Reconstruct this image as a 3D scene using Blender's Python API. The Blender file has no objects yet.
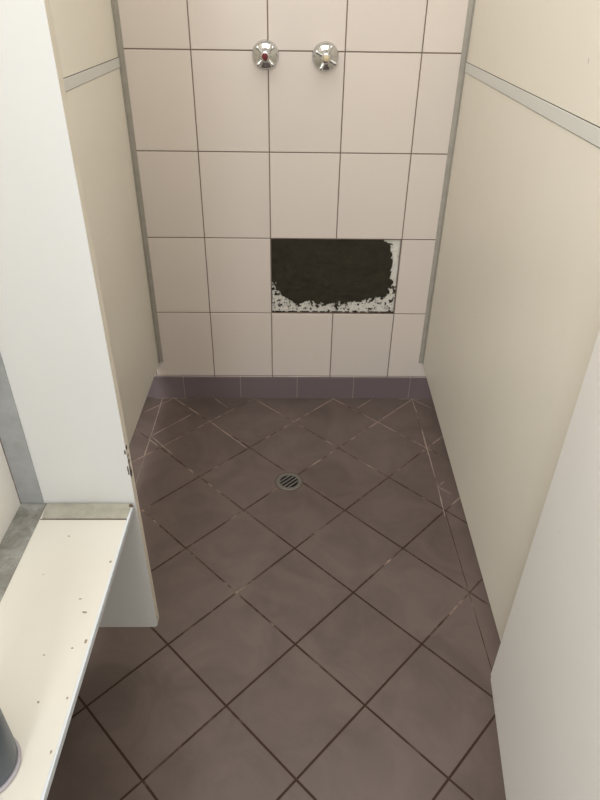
import bpy, bmesh, math, random
from mathutils import Vector, Matrix, noise

random.seed(7)
S = bpy.context.scene
COL = S.collection

# ------------------------------------------------------------------ camera
cam_d = bpy.data.cameras.new('camera')
cam = bpy.data.objects.new('camera', cam_d); COL.objects.link(cam)
cam_d.sensor_fit = 'HORIZONTAL'; cam_d.sensor_width = 36.0
cam_d.lens = 617.62 / 600 * 36.0
cam_d.clip_start = 0.01; cam_d.clip_end = 50
r_ = Vector((0.99983719, -0.01220427, 0.01329122))
u_ = Vector((-0.00428952, 0.55471361, 0.83203029))
f_ = Vector((0.01752714, 0.83195184, -0.55457095))
m = Matrix((r_, u_, -f_)).transposed().to_4x4()
m.translation = (0.0586, -1.832, 1.2068)
cam.matrix_world = m
S.camera = cam

# ------------------------------------------------------------------ light
W = bpy.data.worlds.new('world'); S.world = W; W.use_nodes = True
bg = W.node_tree.nodes['Background']
bg.inputs[0].default_value = (0.80, 0.88, 1.0, 1); bg.inputs[1].default_value = 1.2


def area(name, loc, target, sx, sy, power, color):
    d = bpy.data.lights.new(name, 'AREA'); d.shape = 'RECTANGLE'
    d.size = sx; d.size_y = sy; d.energy = power; d.color = color
    o = bpy.data.objects.new(name, d); COL.objects.link(o)
    o.location = loc
    o.rotation_euler = (Vector(target) - Vector(loc)).to_track_quat('-Z', 'Y').to_euler()
    return o


area('added_daylight_fill', (-0.60, -3.55, 1.75), (0.30, -1.1, 0.6), 1.1, 0.9, 44, (0.92, 0.96, 1.0))  # area light added to brighten the door; its window is unseen
area('added_overhead_fill', (-0.15, -1.5, 2.37), (-0.15, -1.5, 0), 2.0, 2.0, 34, (1.0, 0.98, 0.95))  # overhead fill added for brightness; no such lamp is seen

S.view_settings.view_transform = 'Standard'
S.view_settings.look = 'None'
S.view_settings.gamma = 1.0
S.view_settings.use_curve_mapping = False
S.view_settings.exposure = 0.08


# ------------------------------------------------------------------ materials
def mat(name, color, rough=0.5, metal=0.0, spec=0.5, coat=0.0):
    M = bpy.data.materials.new(name); M.use_nodes = True
    b = M.node_tree.nodes['Principled BSDF']
    b.inputs['Base Color'].default_value = (*color, 1)
    b.inputs['Roughness'].default_value = rough
    b.inputs['Metallic'].default_value = metal
    b.inputs['Specular IOR Level'].default_value = spec
    b.inputs['Coat Weight'].default_value = coat
    return M


def N(M, t, **kw):
    n = M.node_tree.nodes.new(t)
    for k, v in kw.items():
        setattr(n, k, v)
    return n


def L(M, a, b):
    M.node_tree.links.new(a, b)


def noise_node(M, scale, detail=3, rough=.5, stretch=None, dist=0.0):
    tc = N(M, 'ShaderNodeTexCoord'); mp = N(M, 'ShaderNodeMapping')
    if stretch: mp.inputs['Scale'].default_value = stretch
    n = N(M, 'ShaderNodeTexNoise')
    n.inputs['Scale'].default_value = scale; n.inputs['Detail'].default_value = detail
    n.inputs['Roughness'].default_value = rough; n.inputs['Distortion'].default_value = dist
    L(M, tc.outputs['Object'], mp.inputs[0]); L(M, mp.outputs[0], n.inputs[0])
    return n.outputs['Fac']


def ramp(M, src, stops):
    r = N(M, 'ShaderNodeValToRGB'); e = r.color_ramp.elements
    while len(e) < len(stops): e.new(0.5)
    for i, (p, c) in enumerate(stops):
        e[i].position = p; e[i].color = (*c, 1) if len(c) == 3 else c
    L(M, src, r.inputs[0])
    return r.outputs[0]


def mix(M, fac, a, b, mode='MIX'):
    n = N(M, 'ShaderNodeMix', data_type='RGBA', blend_type=mode)
    for s, v in ((0, fac), (6, a), (7, b)):
        if hasattr(v, 'links'): L(M, v, n.inputs[s])
        elif s == 0: n.inputs[0].default_value = v
        else: n.inputs[s].default_value = (*v, 1)
    return n.outputs[2]


def bsdf(M): return M.node_tree.nodes['Principled BSDF']


def bump(M, src, strength, dist=0.002):
    b = N(M, 'ShaderNodeBump'); b.inputs['Strength'].default_value = strength
    b.inputs['Distance'].default_value = dist
    L(M, src, b.inputs['Height']); L(M, b.outputs[0], bsdf(M).inputs['Normal'])


def laminate(name, c0, c1, rough=0.42, specks=True):
    M = mat(name, c0, rough)
    n = noise_node(M, 3.0, 4, .6, (1, 1, .5))
    c = ramp(M, n, [(0.32, c1), (0.68, c0)])
    if specks:
        n2 = noise_node(M, 55, 2, .5)
        f = ramp(M, n2, [(0.76, (0, 0, 0)), (0.80, (1, 1, 1))])
        c = mix(M, f, c, tuple(x * .72 for x in c1))
    L(M, c, bsdf(M).inputs['Base Color'])
    r = noise_node(M, 9, 3)
    mr = N(M, 'ShaderNodeMapRange'); mr.inputs[3].default_value = rough - .08; mr.inputs[4].default_value = rough + .1
    L(M, r, mr.inputs[0]); L(M, mr.outputs[0], bsdf(M).inputs['Roughness'])
    return M


M_panel = laminate('cream_laminate', (0.86, 0.82, 0.725), (0.84, 0.795, 0.69))
M_leftwall = laminate('lit_wall_laminate', (0.88, 0.85, 0.80), (0.86, 0.825, 0.77), .4, False)  # laminate lightened in colour to replace light missing on this wall
M_niblit = laminate('daylit_nib_laminate', (0.74, 0.745, 0.735), (0.72, 0.725, 0.71), .4, False)  # same laminate as the partitions, cool daylight mixed into its colour
M_door = laminate('door_laminate', (0.90, 0.885, 0.855), (0.88, 0.865, 0.83), .4)
M_bench = laminate('bench_laminate', (0.74, 0.715, 0.645), (0.725, 0.69, 0.61), .45)
M_edge = laminate('panel_edge', (0.74, 0.69, 0.60), (0.64, 0.58, 0.48), .6, False)
M_whiteedge = laminate('bench_edge', (0.74, 0.77, 0.80), (0.62, 0.67, 0.71), .35, False)
M_plaster = mat('painted_plaster', (0.72, 0.69, 0.63), .8)
M_ceiling = mat('ceiling_paint', (0.80, 0.79, 0.76), .9)
M_chip = mat('chipped_core', (0.12, 0.085, 0.06), .9)
M_speck = mat('dirt_speck', (0.33, 0.27, 0.20), .9)

# aluminium trims, dull and grimy
M_alu = mat('aluminium', (0.47, 0.46, 0.42), .55, .15)
c = ramp(M_alu, noise_node(M_alu, 40, 5, .65), [(0.3, (0.36, 0.335, 0.285)), (0.7, (0.45, 0.42, 0.365))])
L(M_alu, c, bsdf(M_alu).inputs['Base Color'])
M_alulight = mat('painted_joint_strip', (0.70, 0.70, 0.655), .4, .0)
M_gap = mat('joint_dirt', (0.10, 0.08, 0.06), .9)
M_dirtyalu = mat('stained_aluminium', (0.4, 0.4, 0.38), .55, .3)
c = ramp(M_dirtyalu, noise_node(M_dirtyalu, 28, 6, .7, dist=.6),
         [(0.32, (0.17, 0.165, 0.145)), (0.5, (0.28, 0.275, 0.245)), (0.68, (0.42, 0.42, 0.40))])
L(M_dirtyalu, c, bsdf(M_dirtyalu).inputs['Base Color'])
M_greystrip = mat('grey_corner_strip', (0.4, 0.41, 0.42), .5, .2)
c = ramp(M_greystrip, noise_node(M_greystrip, 22, 5, .7), [(0.3, (0.33, 0.34, 0.34)), (0.7, (0.44, 0.45, 0.46))])
L(M_greystrip, c, bsdf(M_greystrip).inputs['Base Color'])
M_beigestrip = mat('beige_strip', (0.43, 0.41, 0.34), .5, .15)
c = ramp(M_beigestrip, noise_node(M_beigestrip, 35, 5, .7), [(0.3, (0.35, 0.335, 0.275)), (0.6, (0.45, 0.43, 0.36))])
L(M_beigestrip, c, bsdf(M_beigestrip).inputs['Base Color'])


def tile_mat(name, a, b, rough, r_amp=.1, mott=None):
    M = mat(name, a, rough)
    at = N(M, 'ShaderNodeAttribute', attribute_name='tile_tone')
    c = ramp(M, at.outputs['Fac'], [(0.0, a), (1.0, b)])
    if mott:
        n = noise_node(M, mott[0], 5, .6, dist=mott[2])
        g = ramp(M, n, [(0.36, (1 - mott[1],) * 3), (0.62, (1,) * 3)])
        c = mix(M, 1.0, c, g, 'MULTIPLY')
    L(M, c, bsdf(M).inputs['Base Color'])
    mr = N(M, 'ShaderNodeMapRange'); mr.inputs[1].default_value = .35; mr.inputs[2].default_value = .65
    mr.inputs[3].default_value = rough - r_amp; mr.inputs[4].default_value = rough + r_amp
    L(M, noise_node(M, 6, 5, .6, dist=1.5), mr.inputs[0]); L(M, mr.outputs[0], bsdf(M).inputs['Roughness'])
    return M


M_walltile = tile_mat('cream_wall_tile', (0.70, 0.625, 0.565), (0.73, 0.65, 0.585), .33, .012, None)
M_floortile = tile_mat('brown_floor_tile', (0.138, 0.103, 0.091), (0.151, 0.114, 0.102), .33, .045, (7.0, .24, 1.0))
M_skirttile = tile_mat('light_tinted_skirting_tile', (0.17, 0.13, 0.138), (0.185, 0.142, 0.150), .35, .05)  # floor tile brown shifted to mauve, the way light falls put into colour
M_wallgrout = mat('wall_grout', (0.20, 0.15, 0.12), .9)
M_floorgrout = mat('floor_grout', (0.1, 0.07, 0.05), .9)
tc = N(M_floorgrout, 'ShaderNodeTexCoord'); sx = N(M_floorgrout, 'ShaderNodeSeparateXYZ'); L(M_floorgrout, tc.outputs['Object'], sx.inputs[0])
ma = N(M_floorgrout, 'ShaderNodeMath', operation='MULTIPLY_ADD'); ma.inputs[1].default_value = .20; ma.inputs[2].default_value = .075
L(M_floorgrout, sx.outputs[1], ma.inputs[0])          # residue is thicker towards the back wall, dark stains towards the door
mb = N(M_floorgrout, 'ShaderNodeMath', operation='ADD'); L(M_floorgrout, ma.outputs[0], mb.inputs[0])
L(M_floorgrout, noise_node(M_floorgrout, 7.0, 4, .75), mb.inputs[1])
c = ramp(M_floorgrout, mb.outputs[0], [(0.38, (0.045, 0.022, 0.013)), (0.48, (0.10, 0.066, 0.048)), (0.60, (0.36, 0.275, 0.23))])
L(M_floorgrout, c, bsdf(M_floorgrout).inputs['Base Color'])
M_palegrout = mat('pale_grout', (0.40, 0.32, 0.28), .9)

M_mortar = mat('dark_mortar', (0.02, 0.017, 0.011), .95)
n = noise_node(M_mortar, 30, 6, .65)
L(M_mortar, ramp(M_mortar, n, [(0.3, (0.020, 0.016, 0.008)), (0.75, (0.040, 0.033, 0.019))]), bsdf(M_mortar).inputs['Base Color'])
bump(M_mortar, noise_node(M_mortar, 60, 6, .7), .9, .004)
M_sub = mat('chalky_substrate', (0.6, 0.57, 0.5), .9)
n = noise_node(M_sub, 55, 6, .75)
L(M_sub, ramp(M_sub, n, [(0.30, (0.10, 0.085, 0.06)), (0.37, (0.5, 0.46, 0.40)), (0.46, (0.73, 0.70, 0.63))]), bsdf(M_sub).inputs['Base Color'])
bump(M_sub, n, .8)

M_chrome = mat('chrome', (0.66, 0.67, 0.67), .12, 1.0)
M_red = mat('red_button', (0.16, 0.014, 0.02), .6)
M_creambtn = mat('cream_button', (0.62, 0.52, 0.33), .4)
M_drainmetal = mat('worn_drain_metal', (0.20, 0.19, 0.17), .5, .5)
M_black = mat('drain_shade_black', (0.004, 0.004, 0.004), .9)
M_bottle = mat('slate_plastic', (0.06, 0.078, 0.10), .35)
M_pale = mat('pale_plastic', (0.42, 0.39, 0.42), .5)
M_cap = mat('dark_cap', (0.02, 0.022, 0.026), .4)
M_frame = mat('window_frame_paint', (0.7, 0.7, 0.68), .5)


# ------------------------------------------------------------------ helpers
def box(bm, x0, x1, y0, y1, z0, z1):
    vs = [bm.verts.new(p) for p in ((x0, y0, z0), (x1, y0, z0), (x1, y1, z0), (x0, y1, z0),
                                    (x0, y0, z1), (x1, y0, z1), (x1, y1, z1), (x0, y1, z1))]
    return [bm.faces.new([vs[i] for i in q]) for q in
            ((3, 2, 1, 0), (4, 5, 6, 7), (0, 1, 5, 4), (1, 2, 6, 5), (2, 3, 7, 6), (3, 0, 4, 7))]


def bevel(bm, w, seg=2):
    bmesh.ops.bevel(bm, geom=bm.edges[:], offset=w, segments=seg, affect='EDGES', profile=.5)


def lathe(bm, prof, n=40, origin=(0, 0, 0), axis='Z'):
    rings = []
    for r, h in prof:
        ring = []
        if r < 1e-6:
            p = (0, 0, h)
            v = (p[0], p[1], p[2]) if axis == 'Z' else (p[0], -h, 0)
            ring = [bm.verts.new(Vector(v) + Vector(origin))]
        else:
            for k in range(n):
                a = 2 * math.pi * k / n
                v = (r * math.cos(a), r * math.sin(a), h) if axis == 'Z' else (r * math.cos(a), -h, r * math.sin(a))
                ring.append(bm.verts.new(Vector(v) + Vector(origin)))
        rings.append(ring)
    for a, b in zip(rings, rings[1:]):
        for k in range(n):
            k2 = (k + 1) % n
            if len(a) == 1 and len(b) == 1: continue
            if len(a) == 1: f = [a[0], b[k2], b[k]]
            elif len(b) == 1: f = [a[k], a[k2], b[0]]
            else: f = [a[k], a[k2], b[k2], b[k]]
            bm.faces.new(f)


def link(name, bm, material, parent=None, smooth=False):
    bmesh.ops.recalc_face_normals(bm, faces=bm.faces[:])
    me = bpy.data.meshes.new(name); bm.to_mesh(me); bm.free()
    if smooth:
        for p in me.polygons: p.use_smooth = True
    o = bpy.data.objects.new(name, me); COL.objects.link(o)
    for mm in (material if isinstance(material, (list, tuple)) else [material]): me.materials.append(mm)
    if parent: o.parent = parent
    return o


def empty(name, loc=(0, 0, 0), rot=(0, 0, 0)):
    o = bpy.data.objects.new(name, None); COL.objects.link(o)
    o.location = loc; o.rotation_euler = rot; o.empty_display_size = .05
    return o


def tag(o, label, cat, group=None):
    o['label'] = label; o['category'] = cat
    if group: o['group'] = group
    return o


def struct(o, label=None, cat=None):
    o['kind'] = 'structure'
    if label: o['label'] = label
    if cat: o['category'] = cat
    return o


def slab(name, x0, x1, y0, y1, z0, z1, material, parent=None, bev=0.0):
    bm = bmesh.new(); box(bm, x0, x1, y0, y1, z0, z1)
    if bev: bevel(bm, bev)
    return link(name, bm, material, parent)


# ------------------------------------------------------------------ floor
XL, XR, YN = -1.25, 1.35, -3.7
D = 0.1404
OX, OY = 0.0745, -0.1528
BORDER = (-0.387, 0.494)
H = 0.0013


def clip(poly, a, b, c):      # keep a*x+b*y <= c
    out = []
    for i in range(len(poly)):
        p, q = poly[i], poly[(i + 1) % len(poly)]
        dp, dq = a * p[0] + b * p[1] - c, a * q[0] + b * q[1] - c
        if dp <= 0: out.append(p)
        if dp * dq < 0:
            t = dp / (dp - dq); out.append((p[0] + t * (q[0] - p[0]), p[1] + t * (q[1] - p[1])))
    return out


bm = bmesh.new()
box(bm, XL, XR, YN, 0.1, -0.12, -0.0010)
for f in bm.faces: f.material_index = 1
tone = bm.faces.layers.float.new('tile_tone')
hh = D - 0.0034
DC = (0.059, -0.455)
for i in range(-12, 12):
    for j in range(-3, 28):
        if (i + j) % 2 == 0: continue
        cx, cy = OX + i * D, OY - j * D
        base = [(cx - hh, cy), (cx, cy - hh), (cx + hh, cy), (cx, cy + hh)]
        tn = random.random()
        g = .0010
        for lo, hi in ((XL, BORDER[0] - g), (BORDER[0] + g, BORDER[1] - g), (BORDER[1] + g, XR)):
            p = clip(base, -1, 0, -lo)
            if len(p) > 2: p = clip(p, 1, 0, hi)
            if len(p) > 2: p = clip(p, 0, 1, -0.0105)
            if len(p) > 2: p = clip(p, 0, -1, -YN)
            if len(p) < 3: continue
            area_ = abs(sum(p[k][0] * p[(k + 1) % len(p)][1] - p[(k + 1) % len(p)][0] * p[k][1] for k in range(len(p)))) / 2
            if area_ < 4e-5: continue
            top = [bm.verts.new((x, y, 0)) for x, y in p]
            bot = [bm.verts.new((x, y, -0.0010)) for x, y in p]
            f = bm.faces.new(top); f[tone] = tn
            for k in range(len(p)):
                k2 = (k + 1) % len(p)
                bm.faces.new([bot[k], bot[k2], top[k2], top[k]])[tone] = tn
floor = struct(link('floor', bm, [M_floortile, M_floorgrout]),
               'brown square floor tiles laid diagonally with dark grout', 'floor')

# thin pale grout smeared along the fall lines and beside the skirting
def seg(bm, x0, y0, x1, y1, w, z=.0003):
    d = Vector((x1 - x0, y1 - y0, 0)); n = Vector((-d.y, d.x, 0)).normalized() * w / 2
    k = max(2, int(d.length / .012)); a = []; b = []
    for q in range(k + 1):
        p = Vector((x0, y0, z)) + d * q / k; ww = .45 + .9 * random.random()
        if q in (0, k): ww = .1
        a.append(bm.verts.new(p + n * ww)); b.append(bm.verts.new(p - n * ww))
    for q in range(k): bm.faces.new([a[q], b[q], b[q + 1], a[q + 1]])
for s in ((.494, -.012, .497, -.10), (.497, -.19, .494, -.44), (.494, -.47, .490, -.60), (-.387, -.012, -.386, -.23),
          (-.386, -.23, -.388, -.34), (-.42, -.013, -.30, -.013), (.44, -.013, .53, -.013),
          (-.386, -.235, -.27, -.11), (-.386, -.235, -.30, -.33), (.353, -.012, .29, -.075), (-.206, -.012, -.15, -.075),
          (-.2, -.16, -.07, -.30 + .0), (.494, -.475, .52, -.45), (.494, -.475, .53, -.51)):
    bm = bmesh.new(); seg(bm, *s, .0028)
    link('grout_smear', bm, M_palegrout, floor)['label'] = 'thin pale grout residue along a floor joint'

# ------------------------------------------------------------------ back wall
ROWS = [0.0857 - .249, 0.0857, 0.3251, 0.5741, 0.8220, 1.0713] + [1.0713 + .249 * k for k in range(1, 7)]
COLS = [.0 + .2 * k for k in range(-7, 8)]
G = .0015
bm = bmesh.new()
box(bm, XL, XR, 0.009, 0.12, -0.12, 2.4)
box(bm, XL, XR, 0.0016, 0.009, -0.12, ROWS[2] + G)
box(bm, XL, XR, 0.0016, 0.009, ROWS[3] - G, 2.4)
box(bm, XL, 0.0 + G, 0.0016, 0.009, ROWS[2] + G, ROWS[3] - G)
box(bm, 0.4 - G, XR, 0.0016, 0.009, ROWS[2] + G, ROWS[3] - G)
for f in bm.faces: f.material_index = 1
tone = bm.faces.layers.float.new('tile_tone')
for ri in range(len(ROWS) - 1):
    for ci in range(len(COLS) - 1):
        if ri == 2 and ci in (7, 8): continue
        x0, x1, z0, z1 = COLS[ci] + G, COLS[ci + 1] - G, ROWS[ri] + G, ROWS[ri + 1] - G
        x0, x1, z1 = max(x0, XL), min(x1, XR), min(z1, 2.4)
        z0 = max(z0, 0)
        if x1 - x0 < .01 or z1 - z0 < .01: continue
        t = random.random()
        e = .0009
        fr = [bm.verts.new(p) for p in ((x0 + e, 0, z0 + e), (x1 - e, 0, z0 + e), (x1 - e, 0, z1 - e), (x0 + e, 0, z1 - e))]
        md = [bm.verts.new(p) for p in ((x0, e, z0), (x1, e, z0), (x1, e, z1), (x0, e, z1))]
        bk = [bm.verts.new(p) for p in ((x0, .009, z0), (x1, .009, z0), (x1, .009, z1), (x0, .009, z1))]
        fs = [bm.faces.new(fr)]
        for k in range(4):
            k2 = (k + 1) % 4
            fs.append(bm.faces.new([md[k], md[k2], fr[k2], fr[k]]))
            fs.append(bm.faces.new([bk[k], bk[k2], md[k2], md[k]]))
        for f in fs: f[tone] = t
struct(link('wall_back', bm, [M_walltile, M_wallgrout]), 'cream tiled shower wall with two tiles missing', 'wall')

# skirting tiles
bm = bmesh.new(); tone = bm.faces.layers.float.new('tile_tone')
x = 0.086 - .197 * 7
while x < XR:
    a, b = max(x + .001, XL), min(x + .197 - .001, XR)
    if b - a > .01:
        t = random.random()
        for f in box(bm, a, b, -.0095, -.0005, 0.0, .083): f[tone] = t
    x += .197
g = bmesh.new()
struct(link('baseboard_back', bm, M_skirttile), 'brown skirting tiles along the foot of the back wall, mauve light tint in their colour', 'skirting')
g.free()
slab('trim_1', XL, XR, -.0078, -.0006, 0.0, .0822, M_palegrout)['kind'] = 'structure'

# aluminium angles in the two back corners
def corner_trim(name, x0, x1, side, label):
    bm = bmesh.new()
    box(bm, x0, x1, -.0022, -.0003, .141, 2.0)
    xs = (x0, x0 + .002) if side < 0 else (x1 - .002, x1)
    box(bm, xs[0], xs[1], -.013, -.0022, .141, 2.0)
    o = link(name, bm, M_alu); struct(o, label, 'trim'); return o
corner_trim('trim_2', -.3855, -.3715, -1, 'aluminium angle in the left back corner')
corner_trim('trim_3', .5025, .5165, 1, 'aluminium angle in the right back corner')

# ------------------------------------------------------------------ mortar patch where tiles are missing
PX0, PX1, PZ0, PZ1 = .002, .398, .3268, .5725
root = tag(empty('mortar_patch', (.2, .009, PZ0)),
           'dark rough mortar patch with chalky white edges where two wall tiles are missing', 'patch')
bm = bmesh.new(); nx, nz = 110, 70; vv = []
for j in range(nz + 1):
    for i in range(nx + 1):
        x = PX0 + (PX1 - PX0) * i / nx; z = PZ0 + (PZ1 - PZ0) * j / nz
        h = .0015 + .0014 * noise.fractal(Vector((x * 45, z * 45, 3)), .7, 2.2, 5)
        edge = i in (0, nx) or j in (0, nz)
        vv.append(bm.verts.new((x - .2, -max(.0002, 0 if edge else min(h, .0026)), z - PZ0)))
for j in range(nz):
    for i in range(nx):
        a = j * (nx + 1) + i; bm.faces.new([vv[a], vv[a + 1], vv[a + nx + 2], vv[a + nx + 1]])
link('bare_wall_bed', bm, M_sub, root)['label'] = 'chalky white bed with dark specks'

OUT = [(0, .0), (.86, .0), (.915, .07), (.945, .20), (.955, .35), (.950, .60), (.945, .70), (.87, .79), (.76, .82), (.66, .86), (.56, .885),
       (.47, .88), (.38, .87), (.28, .85), (.20, .87), (.14, .83), (.09, .76), (.045, .66), (.0, .56)]
def inside(u, v):
    c = False; n = len(OUT); j = n - 1
    for i in range(n):
        (xi, yi), (xj, yj) = OUT[i], OUT[j]
        if (yi > v) != (yj > v) and u < (xj - xi) * (v - yi) / (yj - yi) + xi: c = not c
        j = i
    return c
bm = bmesh.new(); nx, nz = 230, 140; grid = {}
def cell(u, v):
    du = .042 * noise.fractal(Vector((u * 16, v * 10, 1)), .8, 2.1, 5)
    dv = .070 * noise.fractal(Vector((u * 16, v * 10, 9)), .8, 2.1, 5)
    uu = u + du if u > .03 else u; v2 = v + dv if v > .05 else v
    if v > .985 : return noise.noise(Vector((u * 30, 5, 2))) > -.15
    if inside(max(uu, .001), max(v2, .001)): return True
    return v > .6 and noise.fractal(Vector((u * 42, v * 26, 4)), .7, 2.1, 5) > .33 + (v - .80) * 1.0
def vert(i, j):
    if (i, j) not in grid:
        x = PX0 + (PX1 - PX0) * i / nx; z = PZ1 - (PZ1 - PZ0) * j / nz
        h = 0.0048 + .0030 * noise.fractal(Vector((x * 22, z * 30, 7)), .7, 2.1, 5)
        h = max(.0036, min(h, .0078))
        grid[i, j] = bm.verts.new((x - .2, -h, z - PZ0))
    return grid[i, j]
for j in range(nz):
    for i in range(nx):
        if cell((i + .5) / nx, (j + .5) / nz):
            bm.faces.new([vert(i, j), vert(i + 1, j), vert(i + 1, j + 1), vert(i, j + 1)])
r = bmesh.ops.extrude_face_region(bm, geom=bm.faces[:])
for v in r['geom']:
    if isinstance(v, bmesh.types.BMVert): v.co.y = -.0012
link('mortar', bm, M_mortar, root)['label'] = 'dark grey brown mortar'

# ------------------------------------------------------------------ room beyond the cubicle
struct(slab('ceiling', XL - .1, XR + .1, YN - .1, .12, 2.4, 2.5, M_ceiling), 'plain white ceiling', 'ceiling')
struct(slab('wall_left', XL - .1, XL, YN - .1, .12, -.12, 2.4, M_plaster), 'plain wall of the room on the left', 'wall')
struct(slab('wall_right', XR, XR + .1, YN - .1, .12, -.12, 2.4, M_plaster), 'plain wall of the room on the right', 'wall')
bm = bmesh.new()
wx0, wx1, wz0, wz1 = -1.2, 0.0, 1.25, 2.25
box(bm, XL, wx0, YN - .1, YN, -.12, 2.4); box(bm, wx1, XR, YN - .1, YN, -.12, 2.4)
box(bm, wx0, wx1, YN - .1, YN, -.12, wz0); box(bm, wx0, wx1, YN - .1, YN, wz1, 2.4)
struct(link('wall_front', bm, M_plaster), 'wall behind the camera with the added window opening', 'wall')
bm = bmesh.new()
for a in ((wx0, wx0 + .04, wz0, wz1), (wx1 - .04, wx1, wz0, wz1), (wx0 + .04, wx1 - .04, wz0, wz0 + .04),
          (wx0 + .04, wx1 - .04, wz1 - .04, wz1), (-.62, -.58, wz0 + .04, wz1 - .04)):
    box(bm, a[0], a[1], YN - .07, YN - .03, a[2], a[3])
struct(link('added_window_1', bm, M_frame), 'unseen window added behind the camera as a source for the daylight', 'window')  # unseen window, added so the daylight has a source

# ------------------------------------------------------------------ partitions of the shower cubicle
def partition(name, label, x_at, y0, y1, side, top=2.0, strip_w=.0215):
    """sheet face lies on x = x_at[0] + x_at[1]*y; body extends outwards (side)."""
    root = tag(empty(name, (x_at[0], 0, .135), (0, 0, -math.atan(x_at[1]))), label, 'partition')
    t = .016 * side
    def sh(n, z0, z1, a, b, mt, bev, ya=y0, yb=y1, lab=None):
        xa, xb = sorted((a, b)); bm = bmesh.new(); box(bm, xa, xb, ya, yb, z0 - .135, z1 - .135)
        if bev: bevel(bm, bev, 2)
        o = link(n, bm, mt, root)
        if lab: o['label'] = lab
    sh('lower_sheet', .135, 1.0290, 0, t, M_panel, .0012)
    sh('upper_sheet', 1.0530, top, 0, t, M_panel, .0012)
    sh('joint_seam', 1.0282, 1.0538, .0008 * side, t * .8, M_gap, 0, lab='dirt filled joint behind the strip')
    sh('joint_strip', 1.0302, 1.0518, -.0016 * side, .0008 * side, M_alulight, .0004, lab='pale grey metal joint strip')
    return root
# rotate +Z by -atan(s): local +y -> (s, 1)
partition('left_partition', 'cream laminate partition on the left side of the shower, raised off the floor', (-.386, .006), -1.025, -.002, -1)
partition('right_partition', 'long cream laminate partition on the right side of the shower with pale joint strip', (.5175, .0355), -2.3, -.002, 1)

# wall panel above and below the bench on the left
o = slab('wall_panel', -.416, -.398, -2.6, -1.05, 0, 2.0, M_leftwall)
tag(o, 'laminate wall panel, its colour lightened as if lit, beside the bench at the left picture edge', 'panel')

# ------------------------------------------------------------------ front nib panel
root = tag(empty('nib_panel', (-.30, -1.036, .13)), 'narrow upright laminate panel facing the camera behind the bench, cool daylight in its colour', 'panel')
bm = bmesh.new()
x0, x1, zb = -.3975, -.2045, .130
prof = [(x0, zb), (x1 - .008, zb)]
for k in range(1, 6):
    a = math.radians(-90 + 18 * k); prof.append((x1 - .008 + .008 * math.cos(a), zb + .008 + .008 * math.sin(a)))
prof += [(x1, 2.0), (x0, 2.0)]
fa = [bm.verts.new((x + .30, -.009, z - .13)) for x, z in prof]; ba = [bm.verts.new((x + .30, .009, z - .13)) for x, z in prof]
f1 = bm.faces.new(fa); f2 = bm.faces.new(ba); n = len(fa)
for k in range(n):
    f = bm.faces.new([fa[k], fa[(k + 1) % n], ba[(k + 1) % n], ba[k]])
    if 1 <= k < n - 2: f.material_index = 1
link('sheet', bm, [M_niblit, M_edge], root)
bm = bmesh.new(); box(bm, -.0978, -.0595, -.0112, -.0092, .341, 1.86)
link('corner_strip', bm, M_greystrip, root)['label'] = 'dull grey metal strip in the corner'
def blob(bm, c, u, v, a, b, n=9):
    vs = []
    for k in range(n):
        t = 2 * math.pi * k / n; s = .65 + .6 * random.random()
        vs.append(bm.verts.new(Vector(c) + Vector(u) * a * s * math.cos(t) + Vector(v) * b * s * math.sin(t)))
    bm.faces.new(vs)
def chip(name, par, mt, lab, *a):
    bm = bmesh.new(); blob(bm, *a); link(name, bm, mt, par)['label'] = lab
for z, h in ((.585, .006), (.568, .003), (.557, .005), (.540, .014), (.530, .008)):
    chip('edge_chip', root, M_chip, 'dark chip knocked out of the panel edge', (.0958, -.0035 + random.uniform(-.002, .001), z - .13), (0, 1, 0), (0, 0, 1), .0045, h)
for z, h in ((.580, .006), (.540, .010)):
    chip('edge_chip', root, M_chip, 'dark chip knocked out of the panel edge', (.0935, -.0093, z - .13), (1, 0, 0), (0, 0, 1), .0016, h)
chip('edge_chip', root, M_chip, 'small dark spot at the rounded corner', (.0958, -.004, .155 - .13), (0, 1, 0), (0, 0, 1), .0022, .004)

# ------------------------------------------------------------------ bench
ZB = .468
root = tag(empty('bench', (-.30, -1.6, ZB)), 'cream bench seat at lower left with specks and grey edge strips', 'bench')
def bl(name, x0, x1, y0, y1, z0, z1, mt, bev=0, lab=None, pts=None):
    bm = bmesh.new(); box(bm, x0 + .30, x1 + .30, y0 + 1.6, y1 + 1.6, z0 - ZB, z1 - ZB)
    if bev: bevel(bm, bev)
    o = link(name, bm, mt, root)
    if lab: o['label'] = lab
    return o
bl('seat', -.3975, -.2105, -2.55, -1.0475, ZB - .010, ZB, M_bench)
bl('edge_strip', -.2105, -.2068, -2.55, -1.0475, ZB - .010, ZB + .0008, M_whiteedge, .0008, 'bluish white metal front edging')
bl('wall_strip', -.3975, -.3545, -2.55, -1.0475, ZB, ZB + .002, M_dirtyalu, .0005, 'stained grey metal strip along the wall')
bm = bmesh.new()
q = [(-.3535, -1.0478), (-.3505, -1.0835), (-.2115, -1.0835), (-.2085, -1.0478)]
a = [bm.verts.new((x + .3, y + 1.6, .0001)) for x, y in q]; b = [bm.verts.new((x + .3, y + 1.6, .0022)) for x, y in q]
bm.faces.new(a); bm.faces.new(b)
for k in range(4): bm.faces.new([a[k], a[(k + 1) % 4], b[(k + 1) % 4], b[k]])
link('back_strip', bm, M_beigestrip, root)['label'] = 'greyish beige strip across the back of the seat'
bl('strip_dark_line', -.3535, -.210, -1.0852, -1.0836, ZB, ZB + .0006, M_chip, 0, 'dark line along the back strip')  # thin dark line in front of the back strip
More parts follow.
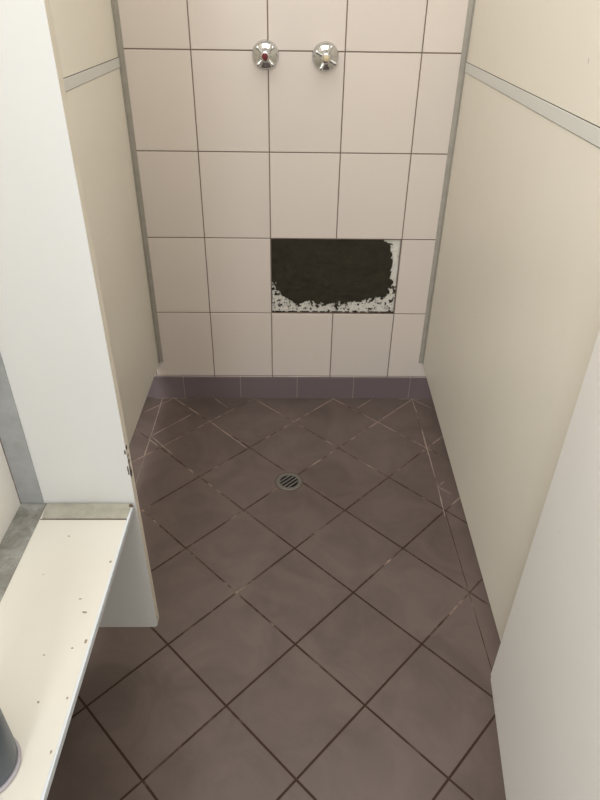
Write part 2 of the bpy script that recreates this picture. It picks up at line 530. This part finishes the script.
for (x, y, a_, b_) in ((-.295, -1.122, .0016, .0012), (-.2155, -1.175, .0018, .0020), (-.2290, -1.268, .0036, .0016), (-.2300, -1.325, .0014, .0012),
                       (-.3420, -1.297, .0012, .0012), (-.3560, -1.315, .0030, .0012), (-.264, -1.335, .0014, .001), (-.242, -1.245, .0022, .0012),
                       (-.2500, -1.400, .0013, .0016), (-.2700, -1.450, .0028, .0014), (-.2150, -1.315, .0016, .0030),
                       (-.216, -1.395, .0013, .0018), (-.236, -1.52, .0026, .0016), (-.31, -1.20, .001, .001), (-.215, -1.46, .001, .0025)):
    chip('dirt_speck', root, M_speck, 'small brown speck', (x + .3, y + 1.6, .0003 if x < -.2115 else .0010), (1, 0, 0), (0, 1, 0), a_ * 1.15, b_ * 1.15)
bm = bmesh.new(); lathe(bm, [(0, .0), (.0034, .0), (.0034, .0045), (.002, .006), (0, .006)], 14, (.0900, .5465, -.001))
link('screw', bm, M_chip, root, True)['label'] = 'rusty dark screw'
for y in (-1.35, -2.2):
    bm = bmesh.new(); box(bm, -.097, -.092, y + 1.59, y + 1.61, -.14, -.010); box(bm, -.097, .06, y + 1.59, y + 1.61, -.014, -.010)
    link('bracket', bm, M_alu, root)

# ------------------------------------------------------------------ open door on the right
p0 = Vector((.439, -1.158, 0)); p1 = Vector((.407, -1.371, 0)); d = (p1 - p0).normalized()
ang = math.atan2(d.y, d.x)
root = tag(empty('cubicle_door', (p0.x, p0.y, .135), (0, 0, ang)), 'open cream door swung towards the camera at the lower right', 'door')
bm = bmesh.new(); box(bm, 0, .64, 0, .018, 0, 1.85)      # local x runs along the door, +y = towards the right partition
bmesh.ops.bevel(bm, geom=[e for e in bm.edges if abs(e.verts[0].co.y - e.verts[1].co.y) > .01 and e.verts[0].co.x < .01 and e.verts[0].co.z < .1],
                offset=.006, segments=4, affect='EDGES')
link('door_leaf', bm, M_door, root)
for z in (.25, 1.0, 1.6):
    bm = bmesh.new(); box(bm, .004, .040, .018, .0215, z, z + .07); lathe(bm, [(0, 0), (.005, 0), (.005, .07), (0, .07)], 12, (.0, .024, z))
    link('hinge', bm, M_alu, root)

# ------------------------------------------------------------------ taps
def tap(name, x, z, rot, button, label, blab):
    root = tag(empty(name, (x, 0, z)), label, 'tap', 'shower taps on the tiled wall')
    bm = bmesh.new()
    lathe(bm, [(.0350, .0004), (.0350, .003), (.0340, .006), (.0305, .0105), (.0240, .0150), (.0185, .0180), (.0150, .0195), (.0150, .021), (.0, .021)], 48, axis='Y')
    link('flange', bm, M_chrome, root, True)
    bm = bmesh.new(); lathe(bm, [(.0105, .0211), (.0105, .028), (.0125, .031), (.0125, .042), (.0105, .0455), (.0, .0455)], 32, axis='Y')
    hub = link('handle_hub', bm, M_chrome, root, True)
    for k in range(4):
        a = rot + k * math.pi / 2
        bm = bmesh.new()
        prof = [(0, .0085), (.0048, .0085), (.0050, .012), (.0048, .020), (.0054, .025), (.0056, .0285), (.0044, .0310), (0, .0322)]
        lathe(bm, prof, 16)
        M4 = Matrix.Translation((0, -.0365, 0)) @ Matrix.Rotation(-a, 4, 'Y') @ Matrix.Rotation(math.radians(90), 4, 'Y') @ Matrix.Rotation(math.radians(0), 4, 'X')
        bm.transform(M4)
        link('handle_arm', bm, M_chrome, root, True)
    bm = bmesh.new(); lathe(bm, [(.0078, .0456), (.0078, .0472), (.0066, .0482), (.0, .0484)], 24, axis='Y')
    link('index_button', bm, button, root, True)['label'] = blab
    return root
tap('shower_tap', -.0065, 1.062, math.radians(45), M_red, 'chrome cross-handled shower tap with red button, left of the pair', 'dark red button')
tap('shower_tap', .1490, 1.060, math.radians(62), M_creambtn, 'chrome cross-handled shower tap with cream button, right of the pair', 'cream button')

# ------------------------------------------------------------------ floor drain
root = tag(empty('floor_drain', (DC[0], DC[1], 0)), 'round metal floor drain with slotted grate in the brown floor tiles', 'drain')
bm = bmesh.new(); lathe(bm, [(0, .0002), (.028, .0002), (.028, .0010), (0, .0010)], 40); link('drain_shade_disc', bm, M_black, root)['label'] = 'black disc standing for the shaded opening under the grate'  # flat black disc on the floor, painted shade below the bars
bm = bmesh.new(); lathe(bm, [(.0270, .0004), (.0385, .0004), (.0380, .0014), (.0350, .0022), (.0285, .0024), (.0270, .0018), (.0270, .0004)], 56)
link('rim', bm, M_drainmetal, root, True)
bm = bmesh.new()
for k in (-1.5, -.5, .5, 1.5):
    off = k * .0112; hl = math.sqrt(.0272 ** 2 - off ** 2)
    tmp = bmesh.new(); box(tmp, -hl, hl, off - .0021, off + .0021, .0010, .0025)
    tmp.transform(Matrix.Rotation(math.radians(45), 4, 'Z'))
    me = bpy.data.meshes.new('t'); tmp.to_mesh(me); tmp.free(); bm.from_mesh(me); bpy.data.meshes.remove(me)
link('grate_bars', bm, M_drainmetal, root)
bm = bmesh.new(); lathe(bm, [(.0385, .0003), (.0420, .0003), (.0420, .0006), (.0385, .0006), (.0385, .0003)], 40)
link('sealant_ring', bm, M_chip, root)['label'] = 'brown grout ring'

# ------------------------------------------------------------------ bottle on the bench
root = tag(empty('bottle', (-.2825, -1.478, ZB)), 'dark blue-grey plastic bottle standing on the bench at the picture edge', 'bottle')
bm = bmesh.new(); lathe(bm, [(0, .0005), (.036, .0005), (.0382, .002), (.0386, .0058), (.0362, .0062), (0, .0062)], 56)
link('base', bm, M_pale, root, True)['label'] = 'pale lilac grey base rim'
bm = bmesh.new(); lathe(bm, [(0, .0063), (.0345, .0063), (.0362, .010), (.0366, .02), (.0366, .14), (.034, .152), (.027, .162), (.016, .168), (.0155, .178), (0, .178)], 56)
link('body', bm, M_bottle, root, True)
bm = bmesh.new(); lathe(bm, [(0, .178), (.019, .178), (.0195, .181), (.0195, .198), (.0180, .201), (0, .201)], 40)
link('cap', bm, M_cap, root, True)
